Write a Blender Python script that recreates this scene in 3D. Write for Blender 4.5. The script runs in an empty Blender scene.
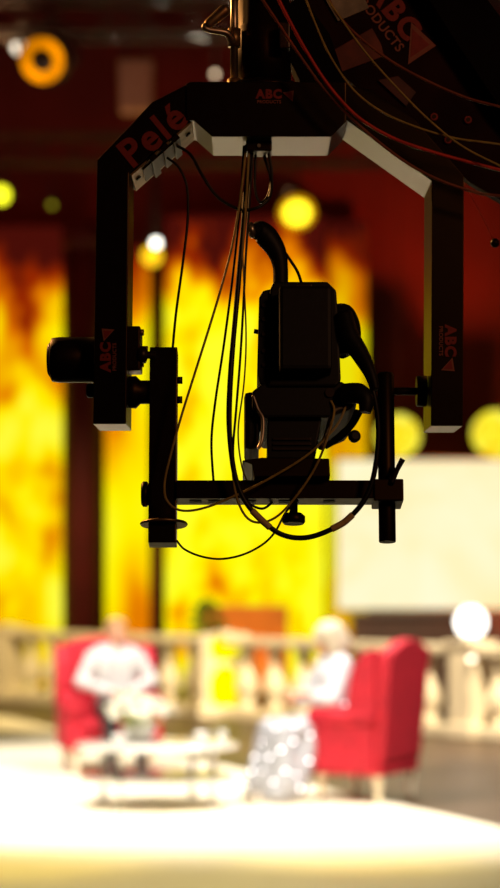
import bpy, bmesh, math, random
from mathutils import Vector, Matrix
random.seed(7)
PI = math.pi
C = bpy.context.scene.collection
LENS, SENS = 85.0, 36.0
F = LENS / SENS * 888.0          # focal length in pixels
HOR, HC = 583.0, 1.6             # horizon row and lens height
def at(u, v, Y):
    return Vector(((u - 250.0) / F * Y, Y, HC + (HOR - v) / F * Y))
def on_floor(u, v, z=0.0):
    Y = (HC - z) * F / (v - HOR)
    return Vector(((u - 250.0) / F * Y, Y, z))
YR = 4.5
S = YR / F
def r3(u, v, dy=0.0):            # a point of the hanging rig, front plane at YR
    return Vector(((u - 250.0) * S, YR + dy, HC + (HOR - v) * S))

# ------------------------------------------------------------------ materials
def new_mat(name):
    m = bpy.data.materials.new(name); m.use_nodes = True
    nt = m.node_tree; nt.nodes.clear()
    out = nt.nodes.new('ShaderNodeOutputMaterial')
    return m, nt, out
def pbr(name, col, rough=0.5, metal=0.0, var=0.12, scale=12.0, bump=0.0, spec=0.5, coat=0.0, trans=0.0, emit=None, es=0.0):
    m, nt, out = new_mat(name)
    b = nt.nodes.new('ShaderNodeBsdfPrincipled')
    tc = nt.nodes.new('ShaderNodeTexCoord')
    nz = nt.nodes.new('ShaderNodeTexNoise'); nz.inputs['Scale'].default_value = scale; nz.inputs['Detail'].default_value = 4
    nt.links.new(tc.outputs['Object'], nz.inputs['Vector'])
    rp = nt.nodes.new('ShaderNodeValToRGB')
    rp.color_ramp.elements[0].position = 0.3; rp.color_ramp.elements[1].position = 0.7
    rp.color_ramp.elements[0].color = (*[max(0, c * (1 - var)) for c in col], 1)
    rp.color_ramp.elements[1].color = (*[min(1, c * (1 + var)) for c in col], 1)
    nt.links.new(nz.outputs['Fac'], rp.inputs['Fac'])
    nt.links.new(rp.outputs['Color'], b.inputs['Base Color'])
    b.inputs['Roughness'].default_value = rough; b.inputs['Metallic'].default_value = metal
    b.inputs['Specular IOR Level'].default_value = spec
    b.inputs['Coat Weight'].default_value = coat
    b.inputs['Transmission Weight'].default_value = trans
    if emit:
        b.inputs['Emission Color'].default_value = (*emit, 1); b.inputs['Emission Strength'].default_value = es
    if bump:
        bp = nt.nodes.new('ShaderNodeBump'); bp.inputs['Strength'].default_value = bump; bp.inputs['Distance'].default_value = 0.01
        nt.links.new(nz.outputs['Fac'], bp.inputs['Height']); nt.links.new(bp.outputs['Normal'], b.inputs['Normal'])
    nt.links.new(b.outputs['BSDF'], out.inputs['Surface'])
    return m
def glow(name, col, strength, var=0.0, scale=3.0):
    m, nt, out = new_mat(name)
    e = nt.nodes.new('ShaderNodeEmission'); e.inputs['Strength'].default_value = strength
    tc = nt.nodes.new('ShaderNodeTexCoord')
    nz = nt.nodes.new('ShaderNodeTexNoise'); nz.inputs['Scale'].default_value = scale
    rp = nt.nodes.new('ShaderNodeValToRGB')
    rp.color_ramp.elements[0].position = 0.35; rp.color_ramp.elements[1].position = 0.65
    rp.color_ramp.elements[0].color = (*[c * (1 - var) for c in col], 1); rp.color_ramp.elements[1].color = (*col, 1)
    nt.links.new(tc.outputs['Object'], nz.inputs['Vector']); nt.links.new(nz.outputs['Fac'], rp.inputs['Fac'])
    nt.links.new(rp.outputs['Color'], e.inputs['Color']); nt.links.new(e.outputs['Emission'], out.inputs['Surface'])
    return m
def video(name, stops, strength, scale=(1.3, 1.0, 0.55), seed=0.0, fade=None, detail=3.0, dist=0.6):
    """a glowing surface with a mottled pattern; fade=(z0,z1): painted light falloff, dims from z0 up to z1"""
    m, nt, out = new_mat(name)
    N = nt.nodes.new; L = nt.links.new
    tc = N('ShaderNodeTexCoord'); mp = N('ShaderNodeMapping')
    mp.inputs['Scale'].default_value = scale; mp.inputs['Location'].default_value = (seed, seed * 0.7, seed * 1.3)
    nz = N('ShaderNodeTexNoise'); nz.inputs['Scale'].default_value = 1.0; nz.inputs['Detail'].default_value = detail
    nz.inputs['Distortion'].default_value = dist
    L(tc.outputs['Object'], mp.inputs['Vector']); L(mp.outputs['Vector'], nz.inputs['Vector'])
    rp = N('ShaderNodeValToRGB'); cr = rp.color_ramp
    while len(cr.elements) < len(stops): cr.elements.new(0.5)
    for el, (p, c) in zip(cr.elements, stops): el.position = p; el.color = (*c, 1)
    fac = nz.outputs['Fac']
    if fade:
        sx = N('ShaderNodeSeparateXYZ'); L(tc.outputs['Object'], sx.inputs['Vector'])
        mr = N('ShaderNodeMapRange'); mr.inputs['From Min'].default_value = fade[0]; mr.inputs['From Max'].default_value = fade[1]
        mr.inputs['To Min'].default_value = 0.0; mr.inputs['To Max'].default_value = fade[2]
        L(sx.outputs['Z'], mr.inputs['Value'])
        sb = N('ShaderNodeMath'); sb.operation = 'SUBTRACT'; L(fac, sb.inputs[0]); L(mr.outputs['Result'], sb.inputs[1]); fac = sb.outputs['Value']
    L(fac, rp.inputs['Fac'])
    e = N('ShaderNodeEmission'); e.inputs['Strength'].default_value = strength
    L(rp.outputs['Color'], e.inputs['Color']); L(e.outputs['Emission'], out.inputs['Surface'])
    return m

BLACK = pbr('black_paint', (0.006, 0.005, 0.006), 0.34, var=0.3, scale=30)
BLACK2 = pbr('black_anodised', (0.005, 0.004, 0.005), 0.42, var=0.3, scale=40)
PLASTIC = pbr('camera_plastic', (0.006, 0.005, 0.005), 0.5, var=0.3, scale=60, spec=0.35)
RUBBER = pbr('black_rubber', (0.008, 0.006, 0.006), 0.55, var=0.3, scale=60, spec=0.35)
for m_ in (BLACK, BLACK2):
    m_.node_tree.nodes['Principled BSDF'].inputs['Specular Tint'].default_value = (1.0, 0.56, 0.22, 1)
    m_.node_tree.nodes['Principled BSDF'].inputs['Specular IOR Level'].default_value = 0.4
STEEL = pbr('brushed_steel', (0.55, 0.48, 0.38), 0.35, 0.9, var=0.15, scale=40)
BRASS = pbr('worn_brass_tone', (0.45, 0.3, 0.14), 0.4, 0.8, var=0.2, scale=40)
GUNMETAL = pbr('gunmetal', (0.05, 0.035, 0.03), 0.4, 0.7, var=0.2, scale=40)
REDPRINT = pbr('dark_red_print', (0.36, 0.028, 0.022), 0.6, var=0.15, scale=60)
REDEDGE = pbr('pale_red_print', (0.40, 0.11, 0.07), 0.6, var=0.15, scale=60)
BOOMRED = pbr('dark_brown_red_paint', (0.028, 0.008, 0.006), 0.8, var=0.4, scale=8, spec=0.1)
BOOMBLK = pbr('boom_black', (0.006, 0.004, 0.004), 0.8, var=0.3, scale=8, spec=0.1)
GREYLBL = pbr('grey_label', (0.42, 0.36, 0.28), 0.5, var=0.35, scale=25)
CBLACK = pbr('cable_black', (0.008, 0.006, 0.006), 0.45, var=0.3, scale=60)
COLIVE = pbr('cable_olive', (0.55, 0.40, 0.10), 0.45, var=0.2, scale=60)
CRED = pbr('cable_red', (0.9, 0.05, 0.035), 0.4, var=0.2, scale=60)
CBROWN = pbr('cable_brown', (0.30, 0.07, 0.03), 0.45, var=0.2, scale=60)
CTAN = pbr('tan_tape', (0.95, 0.62, 0.26), 0.55, var=0.2, scale=80)

# ------------------------------------------------------------------ mesh helpers
def bm_box(bm, x0, x1, y0, y1, z0, z1, bev=0.0, seg=2):
    g = bmesh.ops.create_cube(bm, size=1.0)
    vs = g['verts']
    for v in vs:
        v.co = Vector(((x0 + x1) / 2 + v.co.x * (x1 - x0), (y0 + y1) / 2 + v.co.y * (y1 - y0), (z0 + z1) / 2 + v.co.z * (z1 - z0)))
    if bev > 0:
        es = list({e for v in vs for e in v.link_edges})
        bmesh.ops.bevel(bm, geom=es, offset=bev, segments=seg, affect='EDGES', profile=0.6)
    return bm
def bm_prism(bm, poly, y0, y1, bev=0.0):
    """poly: (x,z) points, extruded along y"""
    a = [bm.verts.new((x, y0, z)) for x, z in poly]
    b = [bm.verts.new((x, y1, z)) for x, z in poly]
    n = len(poly); fs = [bm.faces.new(a), bm.faces.new(b[::-1])]
    for i in range(n):
        fs.append(bm.faces.new((a[i], b[i], b[(i + 1) % n], a[(i + 1) % n])))
    bmesh.ops.recalc_face_normals(bm, faces=fs)
    if bev > 0:
        es = [e for e in {e for f in fs for e in f.edges}]
        bmesh.ops.bevel(bm, geom=es, offset=bev, segments=2, affect='EDGES', profile=0.6)
    return bm
def frame_of(d):
    d = d.normalized(); up = Vector((0, 0, 1)) if abs(d.z) < 0.9 else Vector((1, 0, 0))
    x = d.cross(up).normalized(); return x, d.cross(x).normalized()
def bm_tube(bm, pts, rad, n=10, smooth=6):
    pts = [Vector(p) for p in pts]
    rr = rad if isinstance(rad, (list, tuple)) else [rad] * len(pts)
    P, R = [], []
    if smooth > 1 and len(pts) > 2:
        for i in range(len(pts) - 1):
            p0 = pts[max(i - 1, 0)]; p1 = pts[i]; p2 = pts[i + 1]; p3 = pts[min(i + 2, len(pts) - 1)]
            for k in range(smooth):
                t = k / smooth
                P.append(0.5 * ((2 * p1) + (p2 - p0) * t + (2 * p0 - 5 * p1 + 4 * p2 - p3) * t * t + (3 * p1 - p0 - 3 * p2 + p3) * t ** 3))
                R.append(rr[i] * (1 - t) + rr[i + 1] * t)
        P.append(pts[-1]); R.append(rr[-1])
    else:
        P, R = pts, list(rr)
    rings = []; x = None
    for i, p in enumerate(P):
        d = (P[min(i + 1, len(P) - 1)] - P[max(i - 1, 0)])
        if d.length < 1e-9: d = Vector((0, 0, 1))
        d.normalize()
        if x is None: x, y = frame_of(d)
        else:
            x = (x - d * x.dot(d))
            x = x.normalized() if x.length > 1e-6 else frame_of(d)[0]
            y = d.cross(x)
        rings.append([bm.verts.new(p + (x * math.cos(2 * PI * k / n) + y * math.sin(2 * PI * k / n)) * R[i]) for k in range(n)])
    fs = []
    for a, b in zip(rings, rings[1:]):
        for k in range(n):
            f = bm.faces.new((a[k], a[(k + 1) % n], b[(k + 1) % n], b[k])); f.smooth = True; fs.append(f)
    fs.append(bm.faces.new(rings[0][::-1])); fs.append(bm.faces.new(rings[-1]))
    bmesh.ops.recalc_face_normals(bm, faces=fs)
    return bm
def bm_lathe(bm, prof, org=(0, 0, 0), axis=(0, 0, 1), n=32):
    """prof: (radius, height) along axis"""
    org = Vector(org); ax = Vector(axis).normalized(); x, y = frame_of(ax)
    rings, fs = [], []
    for r, h in prof:
        if r < 1e-6: rings.append([bm.verts.new(org + ax * h)])
        else: rings.append([bm.verts.new(org + ax * h + (x * math.cos(2 * PI * k / n) + y * math.sin(2 * PI * k / n)) * r) for k in range(n)])
    for a, b in zip(rings, rings[1:]):
        for k in range(n):
            q = [a[k % len(a)], a[(k + 1) % len(a)], b[(k + 1) % len(b)], b[k % len(b)]]
            q2 = []
            for v in q:
                if v not in q2: q2.append(v)
            if len(q2) >= 3: f = bm.faces.new(q2); f.smooth = True; fs.append(f)
    if len(rings[0]) > 1: fs.append(bm.faces.new(rings[0][::-1]))
    if len(rings[-1]) > 1: fs.append(bm.faces.new(rings[-1]))
    bmesh.ops.recalc_face_normals(bm, faces=fs)
    return bm
def bm_cyl(bm, a, b, r, n=24, bev=0.0):
    a = Vector(a); b = Vector(b); h = (b - a).length
    pr = [(r, 0), (r, h)] if not bev else [(r - bev, 0), (r, bev), (r, h - bev), (r - bev, h)]
    return bm_lathe(bm, pr, a, b - a, n)
def bm_ball(bm, c, rad, sub=3, rot=None):
    g = bmesh.ops.create_icosphere(bm, subdivisions=sub, radius=1.0)
    rad = rad if isinstance(rad, (tuple, list, Vector)) else (rad,) * 3
    for v in g['verts']:
        p = Vector((v.co.x * rad[0], v.co.y * rad[1], v.co.z * rad[2]))
        if rot: p = rot @ p
        v.co = p + Vector(c)
    for f in {f for v in g['verts'] for f in v.link_faces}: f.smooth = True
    return bm
def bm_capsule(bm, a, ra, b, rb, n=14):
    a = Vector(a); b = Vector(b); h = (b - a).length
    pr = [(ra * math.sin(t), -ra * math.cos(t)) for t in [0, .4, .8, 1.2]] + [(ra, 0), (rb, h)] + [(rb * math.cos(t), h + rb * math.sin(t)) for t in [.4, .8, 1.2, PI / 2]]
    pr = [(0 if i in (0, len(pr) - 1) else r, z) for i, (r, z) in enumerate(pr)]
    return bm_lathe(bm, pr, a, b - a if h > 1e-6 else Vector((0, 0, 1)), n)
def BM(): return bmesh.new()

# ------------------------------------------------------------------ objects
def tag(o, label=None, cat=None, group=None, kind=None):
    if label: o['label'] = label
    if cat: o['category'] = cat
    if group: o['group'] = group
    if kind: o['kind'] = kind
    return o
def thing(name, label, cat, loc=(0, 0, 0), group=None):
    o = bpy.data.objects.new(name, None); C.objects.link(o); o.empty_display_size = 0.1
    o.location = loc
    return tag(o, label, cat, group, 'thing')
def origin_of(o):
    p = Vector((0, 0, 0))
    while o is not None: p += o.location; o = o.parent
    return p
def obj(name, bm, m, parent=None, xf=None, smooth=False):
    """links bm (world coordinates) as one mesh object; under a parent its vertices are stored relative to the parent"""
    if xf is not None: bmesh.ops.transform(bm, matrix=xf, verts=bm.verts)
    if parent is not None:
        off = origin_of(parent)
    else:
        lo = [min(v.co[i] for v in bm.verts) for i in range(3)]; hi = [max(v.co[i] for v in bm.verts) for i in range(3)]
        off = Vector(((lo[0] + hi[0]) / 2, (lo[1] + hi[1]) / 2, lo[2]))
    for v in bm.verts: v.co -= off
    me = bpy.data.meshes.new(name); bm.to_mesh(me); bm.free()
    if smooth:
        for p in me.polygons: p.use_smooth = True
    me.materials.append(m)
    o = bpy.data.objects.new(name, me); C.objects.link(o)
    if parent is not None: o.parent = parent
    else: o.location = off
    return o
def struct(name, bm, m):
    return tag(obj(name, bm, m), kind='structure')
def dup(root, loc=None, rotz=None, label=None):
    r = root.copy(); C.objects.link(r)
    if loc is not None: r.location = loc
    if rotz is not None: r.rotation_euler = (0, 0, rotz)
    if label: r['label'] = label
    for ch in list(root.children):
        c = ch.copy(); C.objects.link(c); c.parent = r
        for g in list(ch.children):
            d = g.copy(); C.objects.link(d); d.parent = c
    return r
def text(name, body, m, parent, pos, size, ang=0.0, xf=None, bold=0.0, ext=0.0006, align='CENTER', space=1.0):
    cu = bpy.data.curves.new(name, 'FONT'); cu.body = body; cu.size = size; cu.extrude = ext; cu.offset = bold
    cu.align_x = align; cu.align_y = 'CENTER'; cu.space_character = space; cu.resolution_u = 4
    tmp = bpy.data.objects.new('temporary', cu); C.objects.link(tmp)
    me = bpy.data.meshes.new_from_object(tmp.evaluated_get(bpy.context.evaluated_depsgraph_get()))
    bpy.data.objects.remove(tmp); bpy.data.curves.remove(cu)
    me.name = name; me.materials.clear(); me.materials.append(m)
    o = bpy.data.objects.new(name, me); C.objects.link(o); o.parent = parent
    M = Matrix.Translation(Vector(pos)) @ Matrix.Rotation(-ang, 4, 'Y') @ Matrix.Rotation(PI / 2, 4, 'X')
    if xf is not None: M = xf @ M
    o.matrix_local = Matrix.Translation(-origin_of(parent)) @ M
    return o
def emblem(parent, pos, size, ang, yoff):
    """three-cornered mark: pale border with a red field"""
    c, s = math.cos(ang), math.sin(ang)
    def tri(k):
        out = []
        for x, z in ((-0.62, 0.32), (0.5, 0.5), (0.42, -0.62)):
            x *= size * k; z *= size * k
            out.append((pos[0] + x * c - z * s, pos[2] + x * s + z * c))
        return out
    e = obj('emblem', bm_prism(BM(), tri(1.0), pos[1] - 0.0004, pos[1] + 0.0003), REDEDGE, parent)
    obj('emblem_field', bm_prism(BM(), tri(0.68), pos[1] - 0.0009, pos[1] - 0.0003), REDPRINT, e)

# ================================================================== SETTING
FLOORM = pbr('dark_floor', (0.06, 0.032, 0.017), 0.42, var=0.3, scale=2.0)
WALLM = pbr('dark_red_wall', (0.17, 0.012, 0.007), 0.8, var=0.25, scale=0.8)
CEILM = pbr('dark_ceiling', (0.02, 0.008, 0.006), 0.9, var=0.3, scale=1.0)
SIDEM = pbr('dark_side_wall', (0.03, 0.01, 0.008), 0.9, var=0.3, scale=1.0)
struct('floor', bm_box(BM(), -9, 9, -3, 33, -0.2, 0.0), FLOORM)
struct('wall_back', bm_box(BM(), -9, 9, 32.5, 33, 0.0, 11.5), WALLM)
struct('wall_left', bm_box(BM(), -9.4, -9, -3, 33, 0.0, 11.5), SIDEM)
struct('wall_right', bm_box(BM(), 9, 9.4, -3, 33, 0.0, 11.5), SIDEM)
struct('wall_front', bm_box(BM(), -9, 9, -3.4, -3, 0.0, 11.5), SIDEM)
struct('ceiling', bm_box(BM(), -9, 9, -3, 33, 11.5, 11.8), CEILM)

# pale stage carpet: its far edge runs diagonally from the back left to the front right
STAGEM = pbr('pale_cream_carpet', (0.84, 0.76, 0.60), 0.55, var=0.06, scale=1.5)
ea, eb = on_floor(0, 716), on_floor(500, 829)
d_ = (eb - ea).normalized()
A_, B_ = ea - d_ * 4.0, eb + d_ * 5.0
cb = BM()
lo = [cb.verts.new((p[0], p[1], 0.0)) for p in ((A_.x, A_.y), (B_.x, B_.y), (B_.x - 0.5, 7.0), (-7.0, 7.0), (-7.0, A_.y))]
hi = [cb.verts.new((v.co.x, v.co.y, 0.012)) for v in lo]
cb.faces.new(lo[::-1]); cb.faces.new(hi)
for i in range(5): cb.faces.new((lo[i], lo[(i + 1) % 5], hi[(i + 1) % 5], hi[i]))
bmesh.ops.recalc_face_normals(cb, faces=cb.faces)
tag(obj('stage_carpet', cb, STAGEM), 'wide pale cream stage carpet spread under the chairs and table', 'carpet')
FZ = 0.012

# ------------------------------------------------------------------ golden wash light on the back wall, painted as glowing panels
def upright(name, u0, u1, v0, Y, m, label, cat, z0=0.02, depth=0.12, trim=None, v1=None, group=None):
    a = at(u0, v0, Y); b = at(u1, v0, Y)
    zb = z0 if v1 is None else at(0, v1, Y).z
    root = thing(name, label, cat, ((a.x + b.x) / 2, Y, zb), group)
    obj('glow_face', bm_box(BM(), a.x + 0.02, b.x - 0.02, Y - 0.01, Y + 0.02, zb + 0.02, a.z - 0.02), m, root)
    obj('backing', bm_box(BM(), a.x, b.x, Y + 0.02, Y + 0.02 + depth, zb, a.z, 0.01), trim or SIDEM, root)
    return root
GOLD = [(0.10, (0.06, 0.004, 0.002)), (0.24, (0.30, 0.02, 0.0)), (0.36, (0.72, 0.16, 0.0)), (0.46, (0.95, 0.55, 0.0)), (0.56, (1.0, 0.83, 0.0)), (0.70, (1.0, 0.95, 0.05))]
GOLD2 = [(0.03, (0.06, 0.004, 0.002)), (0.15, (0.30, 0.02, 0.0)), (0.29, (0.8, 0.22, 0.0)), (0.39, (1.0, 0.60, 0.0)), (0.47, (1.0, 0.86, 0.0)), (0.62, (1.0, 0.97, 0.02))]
M1 = video('painted_gold_light_a', GOLD, 1.05, (1.5, 1, 0.9), 3.1, fade=(5.3, 6.9, 0.6), detail=2.0, dist=0.25)
M2 = video('painted_gold_light_b', GOLD2, 1.05, (1.0, 1, 0.4), 11.7, fade=(5.3, 6.8, 0.55), dist=0.1, detail=1.5)
M3 = video('painted_gold_light_c', GOLD2, 1.1, (1.9, 1, 1.3), 21.3, fade=(5.6, 7.1, 0.6), dist=0.0, detail=2.5)
M4 = video('painted_gold_light_d', GOLD2, 0.85, (1.2, 1, 0.6), 5.3, fade=(5.3, 7.1, 0.6), dist=0.2)
upright('painted_light_panel', -60, 64, 225, 31.5, M1, 'mottled orange and gold painted-light panel at the far left of the set', 'light wall')
upright('painted_light_panel', 104, 151, 245, 31.6, M2, 'narrow gold painted-light panel between two dark red columns', 'light wall')
upright('painted_light_panel', 164, 326, 215, 31.4, M3, 'broad golden painted-light panel behind the hanging camera', 'light wall')
upright('painted_light_panel', 326, 368, 220, 31.9, M4, 'slim dim gold painted-light strip right of the broad golden one', 'light wall')
COLM = pbr('dark_red_column', (0.10, 0.005, 0.004), 0.7, var=0.2, scale=2)
def column(u, r_px, Y, label):
    p = at(u, 600, Y); r = r_px / F * Y
    root = thing('set_column', label, 'column', (p.x, Y, 0), 'dark red set columns')
    obj('shaft', bm_lathe(BM(), [(r, 0.25), (r, 6.6)], (p.x, Y, 0), n=28), COLM, root)
    obj('base', bm_lathe(BM(), [(r * 1.15, 0.0), (r * 1.15, 0.2), (r * 1.02, 0.26)], (p.x, Y, 0), n=28), COLM, root)
    obj('capital', bm_lathe(BM(), [(r * 1.02, 6.5), (r * 1.2, 6.65), (r * 1.2, 6.85)], (p.x, Y, 0), n=28), COLM, root)
column(83, 17.5, 30.9, 'thick dark red column between the far left and narrow gold panels')
column(157, 7, 31.0, 'thin dark red column on the left edge of the broad golden panel')

# projection screen
SCRM = video('cream_screen', [(0.25, (1.0, 0.80, 0.36)), (0.5, (1.0, 0.89, 0.54)), (0.75, (1.0, 0.95, 0.68))], 1.06, (0.7, 1, 0.7), 8.8)
YS = 28.0
a, b = at(336, 458, YS), at(590, 611, YS)
sc = thing('projection_screen', 'large glowing cream projection screen above the dark plinth', 'screen', ((a.x + b.x) / 2, YS, 0))
obj('screen_surface', bm_box(BM(), a.x + .03, b.x - .03, YS - 0.02, YS, b.z + .03, a.z - .03), SCRM, sc)
obj('frame', bm_box(BM(), a.x, b.x, YS, YS + 0.1, b.z, a.z, 0.01), pbr('screen_frame', (0.5, 0.38, 0.2), 0.5), sc)
for px in (a.x + 0.5, b.x - 0.5):
    obj('leg', bm_box(BM(), px - .05, px + .05, YS + 0.02, YS + 0.12, 0, b.z + .2), SIDEM, sc)
# dark plinth under the screen
p0, p1 = at(352, 613, 27.4), at(600, 613, 27.4)
pl = thing('plinth', 'long dark brown plinth in front of the screen base', 'plinth', ((p0.x + p1.x) / 2, 27.3, 0))
PLM = pbr('dark_brown_panel', (0.05, 0.017, 0.008), 0.5, var=0.25, scale=3)
obj('body', bm_box(BM(), p0.x, p1.x, 27.1, 27.6, 0, p0.z - 0.06, 0.01), PLM, pl)
obj('top_board', bm_box(BM(), p0.x - .03, p1.x + .03, 27.05, 27.65, p0.z - 0.06, p0.z, 0.01), PLM, pl)
# yellow round lanterns above the screen
LANM = video('yellow_paper', [(0.3, (0.9, 0.42, 0.0)), (0.5, (1.0, 0.85, 0.02)), (0.7, (1.0, 0.95, 0.15))], 1.05, (5, 5, 5), 2.0)
for u, v, rp, lab in ((398, 436, 22, 'yellow paper lantern hanging above the left end of the screen'), (496, 434, 24, 'yellow paper lantern hanging beside the frame edge above the screen')):
    c = at(u, v, 28.6); r = rp / F * 28.6
    t = thing('paper_lantern', lab, 'lantern', (c.x, c.y, c.z - r), 'yellow paper lanterns')
    g = BM()
    pr = []
    for k in range(25):
        th = -PI / 2 + PI * k / 24
        pr.append((max(0.03, r * math.cos(th)) * (1 + 0.025 * (k % 2)), r * math.sin(th)))
    obj('paper_shade', bm_lathe(g, pr, c, n=36), LANM, t)
    obj('cord', bm_tube(BM(), [c + Vector((0, 0, r * .95)), c + Vector((0, 0, 11.5 - c.z))], 0.008, 6), SIDEM, t)
    obj('cap_ring', bm_lathe(BM(), [(0.06, r * .97), (0.06, r * 1.04)], c, n=20), SIDEM, t)

# orange low box seat behind the balustrade
OR = pbr('orange_upholstery', (0.75, 0.22, 0.02), 0.6, var=0.15, scale=4)
a, b = at(204, 606, 29.5), at(288, 606, 29.5)
ob = thing('box_sofa', 'low orange box sofa behind the white balustrade', 'sofa', ((a.x + b.x) / 2, 29.5, 0))
obj('back', bm_box(BM(), a.x, b.x, 29.75, 30.0, 0.05, a.z, 0.04, 3), OR, ob)
obj('seat', bm_box(BM(), a.x + .12, b.x - .12, 29.0, 29.75, 0.08, 0.5, 0.05, 3), OR, ob)
for x0, x1 in ((a.x, a.x + .12), (b.x - .12, b.x)):
    obj('armrest', bm_box(BM(), x0, x1, 29.0, 29.75, 0.05, 0.72, 0.04, 3), OR, ob)

# ------------------------------------------------------------------ balustrade
WHITE = pbr('warm_white_plaster', (0.80, 0.70, 0.52), 0.55, var=0.08, scale=4)
bb = (2.098 + 3.457) / (22 - 29.0); ba = 2.098 - bb * 22
def bal(u):
    Y = ba / ((u - 250) / F - bb); return Vector(((u - 250) / F * Y, Y, 0))
bs, be = bal(-40), bal(560)
dirb = (be - bs).normalized(); angb = math.atan2(dirb.y, dirb.x); Lb = (be - bs).length
bt = thing('balustrade', 'long white classical balustrade with vase-shaped posts crossing behind the two chairs', 'balustrade', ((bs + be) / 2))
def along(x, name, bm, m=WHITE, parent=bt):
    return obj(name, bm, m, parent, Matrix.Translation(bs + dirb * x) @ Matrix.Rotation(angb, 4, 'Z'))
along(0, 'top_rail', bm_box(BM(), 0, Lb, -0.13, 0.13, 0.86, 0.96, 0.03, 3))
along(0, 'bottom_rail', bm_box(BM(), 0, Lb, -0.15, 0.15, 0.0, 0.12, 0.02))
prof = [(0.10, 0.12), (0.10, 0.17), (0.07, 0.19), (0.075, 0.22), (0.12, 0.30), (0.145, 0.38), (0.135, 0.46), (0.085, 0.57), (0.06, 0.66), (0.062, 0.72), (0.09, 0.75), (0.09, 0.78), (0.065, 0.80), (0.10, 0.83), (0.10, 0.86)]
posts = [(bal(u) - bs).dot(dirb) for u in (8, 225, 471)]
for px in posts:
    hw = 0.29 if px == posts[1] else 0.17
    g = bm_box(BM(), -hw, hw, -0.17, 0.17, 0.0, 0.99, 0.015)
    bm_box(g, -hw - 0.03, hw + 0.03, -0.20, 0.20, 0.0, 0.14, 0.015)
    if px == posts[1]: bmesh.ops.rotate(g, verts=g.verts, cent=(0, 0, 0), matrix=Matrix.Rotation(-angb, 3, 'Z'))
    along(px, 'post', g)
    along(px, 'post_cap', bm_lathe(bm_box(BM(), -0.20, 0.20, -0.20, 0.20, 0.955, 1.0, 0.012), [(0.12, 1.0), (0.10, 1.03)], n=24))
x = (bal(430) - bs).dot(dirb) % 0.52
while x < Lb:
    if min(abs(x - p) for p in posts) > 0.3 and abs(x - posts[1]) > 0.42:
        along(x, 'baluster', bm_lathe(BM(), prof, n=24))
    x += 0.52
# round and oval yellow light spill on the middle post, painted as glowing discs
YEL = glow('yellow_light_spill', (1.0, 0.88, 0.0), 1.2, 0.1)
pp = bs + dirb * posts[1]
nrm = Vector((dirb.y, -dirb.x, 0)); nrm = nrm if nrm.y < 0 else -nrm
def spill(z, rx, rz, lab, shape):
    g = bm_lathe(BM(), [(1.0, 0.0), (1.0, 0.012), (0.9, 0.02), (0.0, 0.02)], n=32)
    M = Matrix.Translation(pp + Vector((0, -0.171, z))) @ Matrix.Rotation(PI / 2, 4, 'X') @ Matrix.Diagonal((rx, rz, 1, 1))
    tag(obj(shape + '_light_spill', g, YEL, None, M), lab, 'spill')
spill(0.83, 0.18, 0.15, 'small round yellow painted light plaque high on the middle balustrade post', 'round')
spill(0.36, 0.18, 0.27, 'tall oval yellow painted light plaque low on the middle balustrade post', 'oval')
# globe lamp on the right post
gp = bs + dirb * posts[2]
gl = thing('globe_lamp', 'white glowing globe lamp on the right balustrade post', 'lamp', (gp.x, gp.y, 1.03))
cz = HC + (HOR - 641) / F * gp.y
gr = 15.5 / F * gp.y
obj('base', bm_lathe(BM(), [(0.09, 1.03), (0.07, cz - gr + 0.03)] if cz - gr > 1.03 else [(0.09, 1.03), (0.08, 1.06)], (gp.x, gp.y, 0), n=24), WHITE, gl)
gz = max(cz, 1.05 + gr * 0.9)
obj('globe', bm_ball(BM(), (gp.x, gp.y, gz), gr, 4), glow('globe_glass', (1.0, 0.96, 0.85), 4.0), gl)
# little bulb hanging off the rail
hb = bal(487) + nrm * 0.22
lb = thing('small_bulb', 'tiny round bulb fixed to the rail just below the globe lamp', 'bulb', (hb.x, hb.y, 0.8))
obj('glass', bm_ball(BM(), (hb.x, hb.y, 0.83), 0.028, 3), glow('bulb_glass', (1.0, 0.9, 0.7), 6.0), lb)
obj('socket', bm_cyl(BM(), (hb.x, hb.y, 0.85), (hb.x, hb.y, 0.90), 0.018), SIDEM, lb)
obj('bracket', bm_tube(BM(), [(hb.x, hb.y, 0.89), Vector((hb.x, hb.y, 0.9)) - nrm * 0.1], 0.008, 8), SIDEM, lb)
# plant
LEAF = pbr('dark_leaf', (0.13, 0.2, 0.02), 0.5, var=0.3, scale=8)
pc = at(207, 600, 28.4)
pt = thing('potted_bush', 'small dark green bush in a pot left of the orange sofa', 'plant', (pc.x, 28.4, 0))
obj('pot', bm_lathe(BM(), [(0.13, 0), (0.19, 0.36), (0.21, 0.36), (0.21, 0.42), (0.18, 0.42), (0.17, 0.38), (0, 0.38)], (pc.x, 28.4, 0), n=24), COLM, pt)
g = BM()
for k in range(160):
    th = random.uniform(0, 2 * PI); ph = random.uniform(-0.5, 1.5); rr = random.uniform(0.1, 0.27)
    c = Vector((pc.x + rr * math.cos(th) * math.cos(ph), 28.4 + rr * math.sin(th) * math.cos(ph), 0.92 + 0.4 * math.sin(ph)))
    q = Vector((random.gauss(0, 1), random.gauss(0, 1), random.gauss(0, 1))).normalized(); w = q.orthogonal().normalized()
    vs = [g.verts.new(c + q * 0.09), g.verts.new(c + w * 0.03), g.verts.new(c - q * 0.09), g.verts.new(c - w * 0.03)]
    g.faces.new(vs)
obj('foliage', g, LEAF, pt)
obj('stem', bm_tube(BM(), [(pc.x, 28.4, 0.38), (pc.x + .02, 28.4, 0.7), (pc.x, 28.4, 1.0)], 0.02, 8), PLM, pt)

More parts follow.
